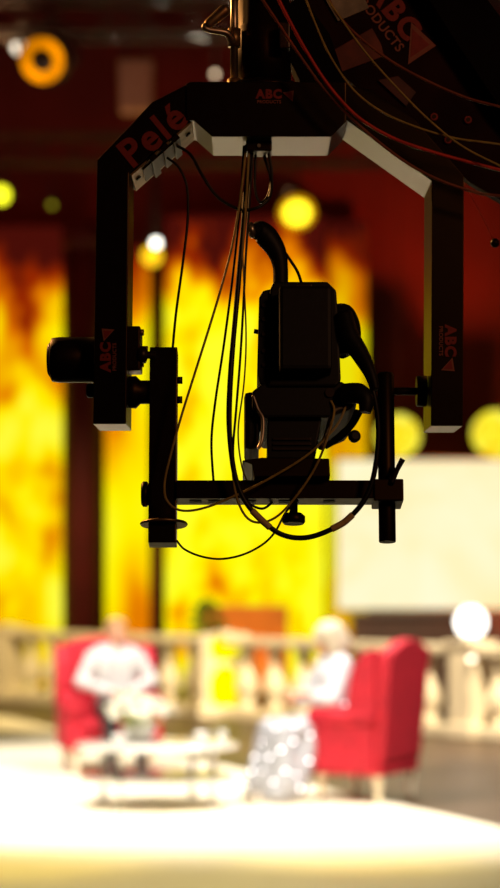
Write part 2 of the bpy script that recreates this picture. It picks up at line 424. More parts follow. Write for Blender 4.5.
# ------------------------------------------------------------------ armchairs
REDF = pbr('red_upholstery', (0.50, 0.006, 0.022), 0.75, var=0.12, scale=9, bump=0.1)
LEGW = pbr('cream_painted_leg', (0.85, 0.74, 0.52), 0.4, var=0.08)
def rounded_prism(poly, y0, y1, bev): return bm_prism(BM(), poly, y0, y1, bev)
def armchair(label):
    t = thing('wingback_armchair', label, 'armchair', (0, 0, 0), 'red wingback armchairs')
    # local front is -Y
    obj('seat_base', bm_box(BM(), -0.40, 0.40, -0.36, 0.34, 0.20, 0.36, 0.03, 3), REDF, t)
    obj('seat_cushion', bm_box(BM(), -0.29, 0.29, -0.38, 0.24, 0.36, 0.475, 0.045, 4), REDF, t)
    g = BM(); n = 14
    pts = [(-0.40, 0.30), (-0.42, 0.9)] + [(-0.42 + 0.84 * k / n, 1.10 + 0.10 * math.sin(PI * k / n)) for k in range(n + 1)] + [(0.42, 0.9), (0.40, 0.30)]
    bm_prism(g, pts, 0.0, 0.14, 0.03)
    for v in g.verts: v.co.y += 0.22 + 0.13 * max(0, v.co.z - 0.4)
    obj('backrest', g, REDF, t)
    for s in (-1, 1):
        obj('armrest', bm_tube(bm_box(BM(), s * 0.36 - 0.075, s * 0.36 + 0.075, -0.34, 0.28, 0.22, 0.60, 0.03, 3), [(s * 0.37, -0.37, 0.61), (s * 0.37, 0.28, 0.63)], 0.088, 16), REDF, t)
        g = BM()
        bm_prism(g, [(-0.02, 0.60), (-0.03, 0.78), (0.02, 0.98), (0.12, 1.10), (0.26, 1.14), (0.26, 0.6)], 0, 0.09, 0.025)
        for v in g.verts: v.co = Vector((s * (0.36 + v.co.y), v.co.x + 0.04, v.co.z))
        bmesh.ops.recalc_face_normals(g, faces=g.faces)
        obj('wing', g, REDF, t)
        for y in (-0.29, 0.28):
            obj('leg', bm_lathe(BM(), [(0.026, 0.0), (0.034, 0.03), (0.028, 0.06), (0.045, 0.16), (0.05, 0.2), (0.05, 0.215)], (s * 0.34, y, 0), n=20), LEGW, t)
    return t
ch1 = armchair('red wingback armchair in which the man in white sits')
mY = 17.8; mX = (108 - 250) / F * mY
ch1.scale = (0.94,) * 3; ch1.location = (mX, mY, FZ); ch1.rotation_euler = (0, 0, math.radians(14))
wY = 15.45; wX = (367 - 250) / F * wY
ch2 = dup(ch1, (wX, wY, FZ), math.radians(-118), 'red wingback armchair seen from behind and aside, next to the woman in the sparkling skirt')
ch2.scale = (0.86, 0.80, 0.985)

# ------------------------------------------------------------------ people
SKIN = pbr('skin', (0.66, 0.32, 0.19), 0.5, var=0.06, scale=15)
HAIRM = pbr('light_brown_hair', (0.42, 0.24, 0.10), 0.6, var=0.3, scale=40)
HAIRW = pbr('ash_blonde_hair', (0.58, 0.50, 0.36), 0.55, var=0.2, scale=40)
SHIRT = pbr('white_shirt', (0.56, 0.53, 0.52), 0.8, var=0.05, scale=9)
TROU = pbr('charcoal_trousers', (0.025, 0.02, 0.022), 0.8, var=0.2, scale=20)
SHOE = pbr('dark_brown_leather', (0.06, 0.02, 0.012), 0.4, var=0.2, scale=20)
BLOUSE = pbr('white_blouse', (0.60, 0.60, 0.64), 0.7, var=0.05, scale=9)
SKIRT = pbr('silver_skirt', (0.40, 0.40, 0.44), 0.5, 0.1, var=0.25, scale=25)
EYEW = pbr('eye_white', (0.8, 0.78, 0.74), 0.3); EYED = pbr('eye_iris', (0.06, 0.04, 0.03), 0.2)
LIP = pbr('lips', (0.5, 0.12, 0.1), 0.5)
def remesh(o, vox, it=4):
    m = o.modifiers.new('r', 'REMESH'); m.mode = 'VOXEL'; m.voxel_size = vox; m.use_smooth_shade = True
    s = o.modifiers.new('s', 'SMOOTH'); s.factor = 0.5; s.iterations = it
    return o
def limb(bm, pts):
    for (a, ra), (b, rb) in zip(pts, pts[1:]): bm_capsule(bm, a, ra, b, rb)
def hand(bm, wrist, d, nrm, side, curl=0.5):
    """d: towards the fingertips, nrm: out of the back of the hand, side: +1/-1 picks the thumb's side"""
    d = Vector(d).normalized(); nrm = Vector(nrm); nrm = (nrm - d * nrm.dot(d)).normalized(); w = d.cross(nrm) * side
    wrist = Vector(wrist)
    for k in range(4):
        off = (k - 1.5) * 0.019
        base = wrist + d * 0.085 + w * off
        bm_capsule(bm, wrist + d * 0.015 + w * off * 0.7, 0.013, base, 0.0115, 10)
        ln = (0.068, 0.078, 0.073, 0.056)[k]
        d1 = (d * math.cos(curl * .5) - nrm * math.sin(curl * .5)); m1 = base + d1 * ln * .45
        d2 = (d * math.cos(curl * 1.2) - nrm * math.sin(curl * 1.2)); m2 = m1 + d2 * ln * .32
        d3 = (d * math.cos(curl * 1.7) - nrm * math.sin(curl * 1.7)); m3 = m2 + d3 * ln * .25
        bm_capsule(bm, base, 0.0098, m1, 0.009, 10); bm_capsule(bm, m1, 0.009, m2, 0.0082, 10); bm_capsule(bm, m2, 0.0082, m3, 0.007, 10)
    tb = wrist + d * 0.03 - w * 0.026
    t1 = tb + (d * 0.6 - w * 0.7 - nrm * 0.3).normalized() * 0.045; t2 = t1 + (d * 0.9 - w * 0.25 - nrm * 0.3).normalized() * 0.034
    bm_capsule(bm, wrist + d * 0.012 - w * 0.01, 0.015, tb, 0.0135, 10); bm_capsule(bm, tb, 0.0125, t1, 0.0105, 10); bm_capsule(bm, t1, 0.0105, t2, 0.0085, 10)
def head(bm, c, R):
    """one head with brow, nose, jaw, lips' bulge and ears; R turns it; front is -Y"""
    def P(x, y, z): return Vector(c) + R @ Vector((x, y, z))
    bm_ball(bm, P(0, 0.01, 0.03), (0.076, 0.096, 0.088), 3, R)
    bm_ball(bm, P(0, -0.02, -0.035), (0.062, 0.074, 0.075), 3, R)
    bm_ball(bm, P(0, -0.062, -0.092), (0.03, 0.027, 0.022), 2, R)
    bm_capsule(bm, P(-0.035, -0.078, 0.022), 0.012, P(0.035, -0.078, 0.022), 0.012)
    bm_capsule(bm, P(0, -0.088, 0.005), 0.009, P(0, -0.108, -0.03), 0.0125)
    for s in (-1, 1):
        bm_ball(bm, P(s * 0.012, -0.098, -0.034), 0.009, 2)
        bm_ball(bm, P(s * 0.04, -0.062, -0.028), (0.024, 0.022, 0.02), 2, R)
        bm_ball(bm, P(s * 0.078, 0.012, -0.008), (0.01, 0.02, 0.032), 2, R)
    bm_capsule(bm, P(-0.016, -0.085, -0.062), 0.009, P(0.016, -0.085, -0.062), 0.009)
def face_bits(parent, c, R):
    def P(x, y, z): return Vector(c) + R @ Vector((x, y, z))
    for s in (-1, 1):
        e = obj('eye', bm_ball(BM(), P(s * 0.032, -0.078, 0.0), 0.0125, 3), EYEW, parent)
        obj('iris', bm_ball(BM(), P(s * 0.032, -0.0885, 0.0), 0.0055, 2), EYED, e)
        obj('eyebrow', bm_tube(BM(), [P(s * 0.016, -0.091, 0.027), P(s * 0.034, -0.09, 0.032), P(s * 0.052, -0.076, 0.026)], 0.004, 8), HAIRM, parent)
    obj('mouth', bm_tube(BM(), [P(-0.024, -0.087, -0.062), P(0, -0.096, -0.061), P(0.024, -0.087, -0.062)], [0.003, 0.0065, 0.003], 8), LIP, parent)

def seated_core(bm, arms, lean=0.0, w=1.0, inflate=0.0):
    i = inflate
    limb(bm, [((-0.08, 0, 0.57), .105 + i), ((0.08, 0, 0.57), .105 + i)])
    limb(bm, [((-0.06, 0.01, 0.60), .105 + i), ((-0.075 * w, 0.02 - lean * .3, 0.78), .10 * w + i), ((-0.085 * w, 0.02 - lean * .7, 0.96), .105 * w + i)])
    limb(bm, [((0.06, 0.01, 0.60), .105 + i), ((0.075 * w, 0.02 - lean * .3, 0.78), .10 * w + i), ((0.085 * w, 0.02 - lean * .7, 0.96), .105 * w + i)])
    limb(bm, [((-0.15 * w, 0.03 - lean, 1.035), .062 + i), ((0, 0.03 - lean, 1.075), .062 + i), ((0.15 * w, 0.03 - lean, 1.035), .062 + i)])
    for pts in arms: limb(bm, [(p, r + i) for p, r in pts])

# ---- man
HCn = (0, -0.005, 1.235); HR = Matrix.Rotation(math.radians(6), 3, 'X') @ Matrix.Identity(3)
HR = Matrix.Rotation(math.radians(18), 3, 'Z') @ HR
armsM = [[((s * 0.20, 0.03, 1.01), .060), ((s * 0.325, -0.03, 0.79), .047), ((s * 0.075, -0.27, 0.70), .030)] for s in (-1, 1)]
legsM = [[((s * 0.10, -0.02, 0.56), .085), ((s * 0.15, -0.44, 0.53), .062), ((s * 0.14, -0.42, 0.33), .055), ((s * 0.13, -0.46, 0.09), .040)] for s in (-1, 1)]
g = BM(); seated_core(g, armsM, 0.0)
for l in legsM: limb(g, l)
for s in (-1, 1): limb(g, [((s * 0.13, -0.43, 0.055), .038), ((s * 0.145, -0.60, 0.04), .032)])
limb(g, [((0, 0.03, 1.06), .058), ((0, 0.01, 1.16), .053)])
head(g, HCn, HR)
hand(g, (-0.075, -0.27, 0.70), (0.8, -0.55, -0.25), (0.0, -0.5, 0.9), 1, 0.7)
hand(g, (0.075, -0.27, 0.70), (-0.7, -0.72, -0.1), (0.0, -0.3, 0.95), -1, 0.7)
man = remesh(obj('person', g, SKIN), 0.0065, 3)
tag(man, 'man in a white shirt and dark trousers seated in the red armchair', 'person')
g = BM(); seated_core(g, [a_[:2] + [((a_[2][0][0] * 1.35, a_[2][0][1] + .04, a_[2][0][2] + .008), .032)] for a_ in armsM], 0.0, 1.0, 0.016)
remesh(obj('shirt', g, SHIRT, man), 0.01, 3)
g = BM(); limb(g, [((-0.075, 0.005, 0.55), .122), ((0.075, 0.005, 0.55), .122)])
for l in legsM: limb(g, [(p, r + .014) for p, r in l[:3]] + [((l[3][0][0], l[3][0][1], l[3][0][2] + .03), .055)])
remesh(obj('trousers', g, TROU, man), 0.01, 3)
for s in (-1, 1):
    g = BM(); limb(g, [((s * 0.13, -0.43, 0.062), .048), ((s * 0.14, -0.54, 0.05), .046), ((s * 0.147, -0.625, 0.042), .038)])
    for v in g.verts: v.co.z = max(v.co.z, 0.002)
    remesh(obj('shoe', g, SHOE, man), 0.008, 2)
g = BM()
bm_ball(g, Vector(HCn) + HR @ Vector((0, 0.022, 0.05)), (0.082, 0.10, 0.082), 3, HR)
bm_ball(g, Vector(HCn) + HR @ Vector((0, 0.055, 0.0)), (0.072, 0.06, 0.08), 3, HR)
bm_ball(g, Vector(HCn) + HR @ Vector((0.01, -0.05, 0.088)), (0.06, 0.045, 0.035), 3, HR)
remesh(obj('hair', g, HAIRM, man), 0.009, 2)
face_bits(man, HCn, HR)
man_o = Vector((mX, mY, FZ)) + Matrix.Rotation(math.radians(14), 3, 'Z') @ Vector((0.05, -0.10, 0.012))
def place(o, loc, rz, k=1.0):
    """body mesh was built around the world origin: keep that point as the pivot"""
    off = o.location.copy()
    o.location = Vector(loc) + Matrix.Rotation(rz, 3, 'Z') @ off * k
    o.scale = (k, k, k)
    o.rotation_euler = (0, 0, rz)
place(man, man_o, math.radians(16), 0.94)

# ---- woman
HW = (0, -0.02, 1.235); HRw = Matrix.Rotation(math.radians(-6), 3, 'Z') @ Matrix.Rotation(math.radians(4), 3, 'X')
armsW = [[((s * 0.165, 0.02, 1.01), .048), ((s * 0.25, -0.10, 0.78), .038), ((s * 0.07, -0.30, 0.80 + 0.03 * s), .025)] for s in (-1, 1)]
legsW = [[((s * 0.09, -0.02, 0.56), .085), ((s * 0.10, -0.46, 0.53), .058), ((s * 0.09, -0.46, 0.32), .050), ((s * 0.07, -0.52, 0.09), .036)] for s in (-1, 1)]
g = BM(); seated_core(g, armsW, 0.0, 0.9)
for l in legsW: limb(g, l)
for s in (-1, 1): limb(g, [((s * 0.07, -0.50, 0.06), .033), ((s * 0.08, -0.67, 0.03), .026)])
limb(g, [((0, 0.025, 1.06), .048), ((0, 0.0, 1.16), .045)])
head(g, HW, HRw)
hand(g, (-0.07, -0.30, 0.77), (0.75, -0.6, 0.15), (0.1, -0.6, 0.8), 1, 0.75)
hand(g, (0.07, -0.30, 0.83), (-0.7, -0.65, 0.2), (0.0, -0.5, 0.85), -1, 0.75)
wom = remesh(obj('person', g, SKIN), 0.0065, 3)
tag(wom, 'blonde woman in a white blouse and sparkling silver skirt seated in profile', 'person')
g = BM(); seated_core(g, [a_[:2] + [(tuple(Vector(a_[1][0]).lerp(Vector(a_[2][0]), .35)), .046)] for a_ in armsW], 0.0, 0.98, 0.03)
bl = remesh(obj('blouse', g, BLOUSE, wom), 0.01, 3)
g = BM()
limb(g, [((-0.07, 0.01, 0.57), .13), ((0.07, 0.01, 0.57), .13)])
limb(g, [((0.14, -0.25, 0.48), .09), ((0.22, -0.40, 0.14), .10)])
limb(g, [((-0.09, -0.05, 0.56), .115), ((-0.14, -0.46, 0.535), .10), ((-0.23, -0.50, 0.13), .12)])
limb(g, [((0.09, -0.05, 0.56), .115), ((0.14, -0.46, 0.535), .10), ((0.23, -0.48, 0.13), .12)])
limb(g, [((0.0, -0.05, 0.55), .115), ((0.0, -0.46, 0.53), .10), ((0.0, -0.55, 0.12), .13)])
for k in range(9):
    x = -0.30 + 0.075 * k; limb(g, [((x * .5, -0.5, 0.45), .055), ((x, -0.56 - 0.03 * (k % 2), 0.06), .05)])
for v in g.verts: v.co.z = max(v.co.z, 0.008)
sk = remesh(obj('skirt', g, SKIRT, wom), 0.01, 3)
SEQ = glow('sequin_glint', (1.0, 0.97, 0.95), 8.0)  # spotlight glints painted as glow on the sequins
for s in (-1, 1):
    g = BM(); limb(g, [((s * 0.07, -0.51, 0.055), .038), ((s * 0.08, -0.69, 0.03), .028)])
    for v in g.verts: v.co.z = max(v.co.z, 0.002)
    remesh(obj('shoe', g, STEEL, wom), 0.008, 2)
g = BM()
def hp(x, y, z): return Vector(HW) + HRw @ Vector((x, y, z))
bm_ball(g, hp(0, 0.02, 0.05), (0.12, 0.135, 0.115), 3, HRw)
bm_ball(g, hp(0, 0.085, -0.03), (0.12, 0.095, 0.14), 3, HRw)
for s in (-1, 1):
    bm_ball(g, hp(s * 0.09, 0.03, -0.04), (0.035, 0.075, 0.12), 3, HRw)
bm_ball(g, hp(0.015, -0.055, 0.085), (0.065, 0.05, 0.04), 3, HRw)
bm_ball(g, hp(0, 0.10, 0.05), (0.06, 0.055, 0.06), 3, HRw)
remesh(obj('hair', g, HAIRW, wom), 0.009, 2)
face_bits(wom, HW, HRw)
wrot = math.radians(-68)
wom_o = Vector(((331 - 250) / F * wY, wY + 0.06, FZ))
place(wom, wom_o, wrot, 0.94)
# sequins lie on the skirt's and the sleeve's own surface
bpy.context.view_layer.update()
dgs = bpy.context.evaluated_depsgraph_get()
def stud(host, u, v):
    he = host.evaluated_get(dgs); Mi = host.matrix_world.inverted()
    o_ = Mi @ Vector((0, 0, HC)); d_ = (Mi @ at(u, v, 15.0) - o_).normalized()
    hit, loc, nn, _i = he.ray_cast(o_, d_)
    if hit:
        bm_ = bm_ball(BM(), (0, 0, 0), random.choice((0.006, 0.008, 0.0095, 0.011)), 2); me = bpy.data.meshes.new('glint_sequin'); bm_.to_mesh(me); bm_.free(); me.materials.append(SEQ)
        o = bpy.data.objects.new('glint_sequin', me); C.objects.link(o); o.parent = host; o.location = loc + nn * 0.004
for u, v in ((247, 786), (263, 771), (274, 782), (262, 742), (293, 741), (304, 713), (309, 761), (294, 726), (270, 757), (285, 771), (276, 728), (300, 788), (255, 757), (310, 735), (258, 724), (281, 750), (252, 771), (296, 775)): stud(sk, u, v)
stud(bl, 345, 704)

# ------------------------------------------------------------------ coffee table
TW = pbr('pale_glass_top', (0.66, 0.64, 0.60), 0.12, var=0.05, scale=3, coat=0.5)
CHR = pbr('chrome', (0.8, 0.78, 0.74), 0.12, 1.0, var=0.05)
tY = 15.0; tX = (157 - 250) / F * tY
tb = thing('coffee_table', 'round two-tier white coffee table between the two armchairs', 'table', (tX, tY, FZ))
def disc(r, z0, z1): return bm_lathe(BM(), [(0, z0), (r - .008, z0), (r, z0 + .008), (r, z1 - .008), (r - .008, z1), (0, z1)], (tX, tY, 0), n=64)
obj('table_top', disc(0.58, 0.425, 0.455), TW, tb)
obj('lower_shelf', disc(0.56, 0.20, 0.225), TW, tb)
for k in range(4):
    th = PI / 4 + k * PI / 2 + 0.25
    lx, ly = tX + 0.47 * math.cos(th), tY + 0.47 * math.sin(th)
    l_ = obj('leg', bm_lathe(BM(), [(0.022, FZ), (0.022, 0.425)], (lx, ly, 0), n=16), CHR, tb)
    obj('foot', bm_lathe(BM(), [(0.035, FZ), (0.035, FZ + .015), (0.022, FZ + .03)], (lx, ly, 0), n=16), CHR, l_)
TZ = 0.455
# flowers in a bowl vase
fc = Vector(((139 - 250) / F * (tY + 0.12), tY + 0.12, TZ))
PETAL = pbr('white_petal', (0.85, 0.82, 0.70), 0.6, var=0.08, scale=30)
VASE = pbr('white_china', (0.82, 0.80, 0.76), 0.2, var=0.04)
fl = thing('flower_bouquet', 'bouquet of white blossoms in a white bowl on the table', 'bouquet', fc)
obj('bowl', bm_lathe(BM(), [(0.06, 0), (0.07, 0.01), (0.12, 0.08), (0.13, 0.13), (0.12, 0.13), (0.10, 0.06), (0, 0.04)], fc, n=32), VASE, fl)
def blossom(c, r, nrm_):
    g = BM(); x_, y_ = frame_of(nrm_)
    for ring, (n, tilt, rr) in enumerate(((7, 0.35, 1.0), (6, 0.8, 0.8), (4, 1.2, 0.55))):
        for k in range(n):
            a_ = 2 * PI * (k + 0.5 * ring) / n
            o_ = x_ * math.cos(a_) + y_ * math.sin(a_)
            d2 = (o_ * math.cos(tilt) + nrm_ * math.sin(tilt)); sd = nrm_.cross(o_)
            p = [c, c + d2 * r * rr * .6 + sd * r * .38, c + d2 * r * rr, c + d2 * r * rr * .6 - sd * r * .38]
            g.faces.new([g.verts.new(q) for q in p])
    bm_ball(g, c + nrm_ * r * .25, r * .25, 1)
    return g
for k in range(24):
    th = 2.399 * k; rr = 0.235 * math.sqrt((k + .5) / 24)
    c = fc + Vector((rr * math.cos(th) * 1.05, rr * math.sin(th), 0.20 + 0.11 * (1 - (rr / .235) ** 2) + random.uniform(-.015, .015)))
    nn = (c - (fc + Vector((0, 0, 0.05)))).normalized()
    obj('blossom', blossom(c, 0.062, nn), PETAL, fl)
g = BM()
for k in range(50):
    th = random.uniform(0, 2 * PI); el = random.uniform(0.1, 0.9)
    d0 = Vector((math.cos(th) * math.cos(el), math.sin(th) * math.cos(el), math.sin(el)))
    c = fc + Vector((0, 0, 0.10)); w_ = d0.cross(Vector((0, 0, 1))).normalized() * 0.022; L_ = random.uniform(.15, .26)
    g.faces.new([g.verts.new(q) for q in (c + d0 * .05, c + d0 * L_ * .6 + w_, c + d0 * L_ + Vector((0, 0, -.02)), c + d0 * L_ * .6 - w_)])
LEAF2 = pbr('pale_leaf', (0.45, 0.5, 0.15), 0.5, var=0.25, scale=12)
obj('leaves', g, LEAF2, fl)
def cup(u, dy, label):
    c = Vector(((u - 250) / F * (tY + dy), tY + dy, TZ))
    sa = thing('saucer', 'small white saucer under the ' + label, 'saucer', c, 'saucers on the table')
    obj('dish', bm_lathe(BM(), [(0.035, 0), (0.04, 0.003), (0.075, 0.014), (0.072, 0.017), (0.04, 0.007), (0, 0.006)], c, n=32), VASE, sa)
    c = c + Vector((0, 0, 0.007))
    t = thing('cup', label, 'cup', c, 'cups on the table')
    obj('bowl', bm_lathe(BM(), [(0.022, 0), (0.024, 0.005), (0.038, 0.035), (0.042, 0.07), (0.039, 0.07), (0.034, 0.035), (0.018, 0.008), (0, 0.008)], c, n=32), VASE, t)
    obj('handle', bm_tube(BM(), [c + Vector(q) for q in ((0.039, 0, 0.055), (0.062, 0, 0.055), (0.064, 0, 0.03), (0.036, 0, 0.025))], 0.005, 10), VASE, t)
cup(201, 0.05, 'white cup standing near the right side of the table')
cup(118, -0.25, 'white cup standing in front of the bouquet')
# drinking glass
gc = Vector(((222 - 250) / F * (tY - .2), tY - .2, TZ))
GLASS = pbr('clear_glass', (0.95, 0.95, 0.93), 0.03, var=0.01)
GLASS.node_tree.nodes['Principled BSDF'].inputs['Alpha'].default_value = 0.22
g = bm_lathe(BM(), [(0, 0), (0.03, 0), (0.036, 0.11), (0.0335, 0.11), (0.028, 0.008), (0, 0.008)], gc, n=32)
dg = thing('drinking_glass', 'clear drinking glass at the right rim of the table', 'glass', gc)
obj('tumbler', g, GLASS, dg)
obj('water', bm_lathe(BM(), [(0, 0.009), (0.0275, 0.009), (0.031, 0.07), (0, 0.07)], gc, n=32), GLASS, dg)

# ------------------------------------------------------------------ trusses and lamps overhead
TRUSSM = pbr('truss_metal', (0.05, 0.02, 0.014), 0.5, 0.4, var=0.3, scale=10)
def truss(Y, z, label, w=0.34):
    t = thing('lighting_truss', label, 'truss', (0, Y, z), 'overhead lighting trusses')
    cs = [(-w / 2, -w / 2), (w / 2, -w / 2), (w / 2, w / 2), (-w / 2, w / 2)]
    for cy, cz in cs:
        obj('chord', bm_cyl(BM(), (-8.9, Y + cy, z + cz), (8.9, Y + cy, z + cz), 0.026, 12), TRUSSM, t)
    g = BM(); n = 44
    for k in range(n):
        x0, x1 = -8.8 + 17.6 * k / n, -8.8 + 17.6 * (k + 1) / n
        for i in range(4):
            (ya, za), (yb, zb) = cs[i], cs[(i + 1) % 4]
            if k % 2: (ya, za), (yb, zb) = (yb, zb), (ya, za)
            bm_cyl(g, (x0, Y + ya, z + za), (x1, Y + yb, z + zb), 0.012, 6)
    obj('lacing', g, TRUSSM, t)
    for x in (-5.0, 5.0):
        obj('hanger', bm_cyl(BM(), (x, Y, z + w / 2), (x, Y, 11.5), 0.012, 8), TRUSSM, t)
    return t
zT1 = at(0, 18, 20).z; zT2 = at(0, 150, 26).z
truss(20, zT1, 'nearer metal lighting truss along the top of the hall')
truss(26, zT2, 'farther metal lighting truss hanging lower before the set')
HOUS = pbr('lamp_housing', (0.035, 0.014, 0.01), 0.5, 0.2, var=0.3, scale=15)
def lamp(u, v, Y, rpx, lens, label, ztop, tilt=12, ring=None, pan=0, hole=False):
    c = at(u, v, Y); r = rpx / F * Y
    t = thing('stage_spotlight', label, 'spotlight', c, 'spotlights hanging over the set')
    M = Matrix.Translation(c) @ Matrix.Rotation(math.radians(pan), 4, 'Z') @ Matrix.Rotation(math.radians(tilt), 4, 'X')   # tilt: noses down
    def part(name, bm, m): return obj(name, bm, m, t, M)
    part('housing', bm_lathe(BM(), [(r * 1.12, -0.02), (r * 1.15, 0.02), (r * 1.1, r * 1.4), (r * 0.7, r * 2.4), (0, r * 2.6)], (0, 0, 0), (0, 1, 0), 32), HOUS)
    if hole:
        part('reflector', bm_lathe(BM(), [(r * 1.0, -0.03), (r * .96, -0.05), (r * .6, -0.025), (r * 0.56, -0.02)], (0, 0, 0), (0, 1, 0), 40), lens)
        part('lens_cap', bm_lathe(BM(), [(r * .57, -0.02), (r * .5, -0.06), (0, -0.065)], (0, 0, 0), (0, 1, 0), 32), HOUS)
    else:
        part('lens', bm_lathe(BM(), [(r, -0.022), (r * .8, -0.04 - r * .1), (r * .4, -0.04 - r * .16), (0, -0.04 - r * .18)], (0, 0, 0), (0, 1, 0), 32), lens)
    if ring: part('filter_ring', bm_lathe(BM(), [(r * 1.02, -0.03), (r * 1.3, -0.03), (r * 1.3, -0.015), (r * 1.02, -0.015)], (0, 0, 0), (0, 1, 0), 32), ring)
    rt = Matrix.Rotation(math.radians(pan), 3, 'Z')
    yk = [c + rt @ Vector(q) for q in ((-r * 1.3, r, 0), (-r * 1.3, r, r * 1.5), (0, r, r * 1.9), (r * 1.3, r, r * 1.5), (r * 1.3, r, 0))]
    obj('yoke', bm_tube(BM(), yk, 0.018, 8, 4), HOUS, t)
    top = yk[2]
    obj('hanging_pole', bm_cyl(BM(), top, (top.x, top.y, max(ztop, top.z + .1)), 0.02, 10), HOUS, t)
zt = zT1 - 0.17; zu = zT2 - .17
lamp(43, 60, 20.0, 22, glow('orange_lamp', (1.0, 0.30, 0.0), 1.5, 0.6, 4), 'big stage spotlight with a glowing orange ring and dark middle', zt, 20, hole=True, pan=-10)
lamp(20, 47, 20.6, 7.5, glow('white_lamp', (1.0, 0.86, 0.66), 2.2), 'small white-lit spotlight just left of the orange-ringed one', zt, 10)
lamp(1, 195, 26, 9, glow('yellow_green_lamp', (0.95, 0.95, 0.02), 2.2), 'yellow-green spotlight cut by the left edge of the picture', zu, 10)
lamp(52, 205, 27, 3, glow('olive_lamp', (0.45, 0.42, 0.02), 0.9), 'faint olive spotlight beside the yellow-green one', zu, 10)
lamp(297, 212, 26, 14, glow('gold_lamp', (1.0, 0.80, 0.02), 2.6), 'golden spotlight right of the hanging cable bundle', zu, 35, ring=glow('amber_ring', (1.0, 0.4, 0.0), 0.7))
lamp(152, 256, 25.8, 10, glow('amber_lamp', (1.0, 0.58, 0.01), 1.6), 'amber spotlight directly under the small white one', zu, 15)
lamp(156, 243, 25.0, 4.5, glow('white_lamp_b', (1.0, 0.97, 0.85), 5.0), 'small white spotlight just above the amber one', zu, 10)
lamp(215, 74, 24, 2.5, glow('cream_lamp', (1.0, 0.72, 0.45), 3.0), 'tiny cream spotlight left of the hanging column', 9.0, 10)
lamp(293, 194, 27.5, 7, glow('dim_peach_lamp', (0.9, 0.42, 0.2), 0.75), 'dim peach spotlight peeking over the golden one', zu, 10)
# red-lit loudspeaker hanging at the back
c = at(135, 85, 24)
ls = thing('hanging_loudspeaker', 'dim reddish loudspeaker box hanging high behind the boom arm', 'loudspeaker', (c.x, c.y, c.z - .3))
LSM = pbr('loudspeaker_cabinet', (0.6, 0.24, 0.15), 0.7, var=0.2)
obj('cabinet', bm_prism(BM(), [(c.x - .2, c.z + .3), (c.x + .2, c.z + .3), (c.x + .18, c.z - .28), (c.x - .18, c.z - .28)], c.y, c.y + .3, 0.02), LSM, ls)
obj('grille', bm_box(BM(), c.x - .16, c.x + .16, c.y - .012, c.y, c.z - .25, c.z + .26, 0.005), pbr('speaker_grille', (0.6, 0.25, 0.16), 0.8, var=0.4, scale=80), ls)
for sx in (-.12, .12):
    obj('chain', bm_cyl(BM(), (c.x + sx, c.y + .15, c.z + .29), (c.x + sx, c.y + .15, 11.5), 0.01, 8), HOUS, ls)

# ================================================================== THE HANGING CAMERA HEAD
rh = thing('remote_camera_head', 'black motorised remote camera head with two arms hanging from the crane', 'camera head', r3(272, 155, 0.1))
D = 0.20
def pxpoly(pts): return [((u - 250) * S, HC + (HOR - v) * S) for u, v in pts]
def ppr(pts, dy0, dy1, bev=0.0): return bm_prism(BM(), pxpoly(pts), YR + dy0, YR + dy1, bev)
def pbox(u0, u1, v0, v1, dy0, dy1, bev=0.0, bm=None):
    a, b = r3(u0, v1, dy0), r3(u1, v0, dy1)
    return bm_box(bm or BM(), a.x, b.x, a.y, b.y, a.z, b.z, bev)
obj('top_housing', ppr([(190, 82), (346, 82), (346, 122), (331, 137), (212, 137), (194, 121), (186, 121), (186, 84)], -0.004, D, 0.0025), BLACK, rh)
armL = obj('arm', ppr([(97, 160), (122, 134), (152, 102), (187, 84), (187, 122), (129, 173), (126, 424), (93, 424)], 0.0, D, 0.002), BLACK, rh)
armR = obj('arm', ppr([(345, 84), (372, 90), (415, 120), (464, 176), (463, 426), (431, 426), (432, 181), (345, 119)], 0.0, D, 0.002), BLACK, rh)
# slotted bracket under the left diagonal
def dg_(t, k):      # a point along the diagonal's lower edge, k pixels below it
    return (130 + 58 * t + 0.66 * k, 173 - 51 * t + 0.75 * k)
br = obj('bracket_plate', ppr([dg_(0, 0.2), dg_(1.05, 0.2), dg_(1.05, 2.2), dg_(0, 2.2)], 0.01, D - 0.01, 0.0008), BRASS, rh)
obj('cable_channel', ppr([dg_(.17, 2.0), dg_(.78, 2.0), dg_(.78, 4.0), dg_(.17, 4.0)], 0.03, D - 0.04, 0.001), BLACK2, br)
for t_ in (.36, .56, .74):
    obj('cable_clip', ppr([dg_(t_ - .05, 1.0), dg_(t_ + .05, 1.0), dg_(t_ + .05, 6.5), dg_(t_ - .05, 6.5)], 0.0, D - 0.02, 0.001), BLACK2, br)
for t_ in (.08, .95):
    u, v = dg_(t_, 2.0); p = r3(u, v, 0.08); obj('screw', bm_cyl(BM(), p, p + Vector((0.66, 0, -0.75)) * 0.004, 0.006, 12), BLACK2, br)
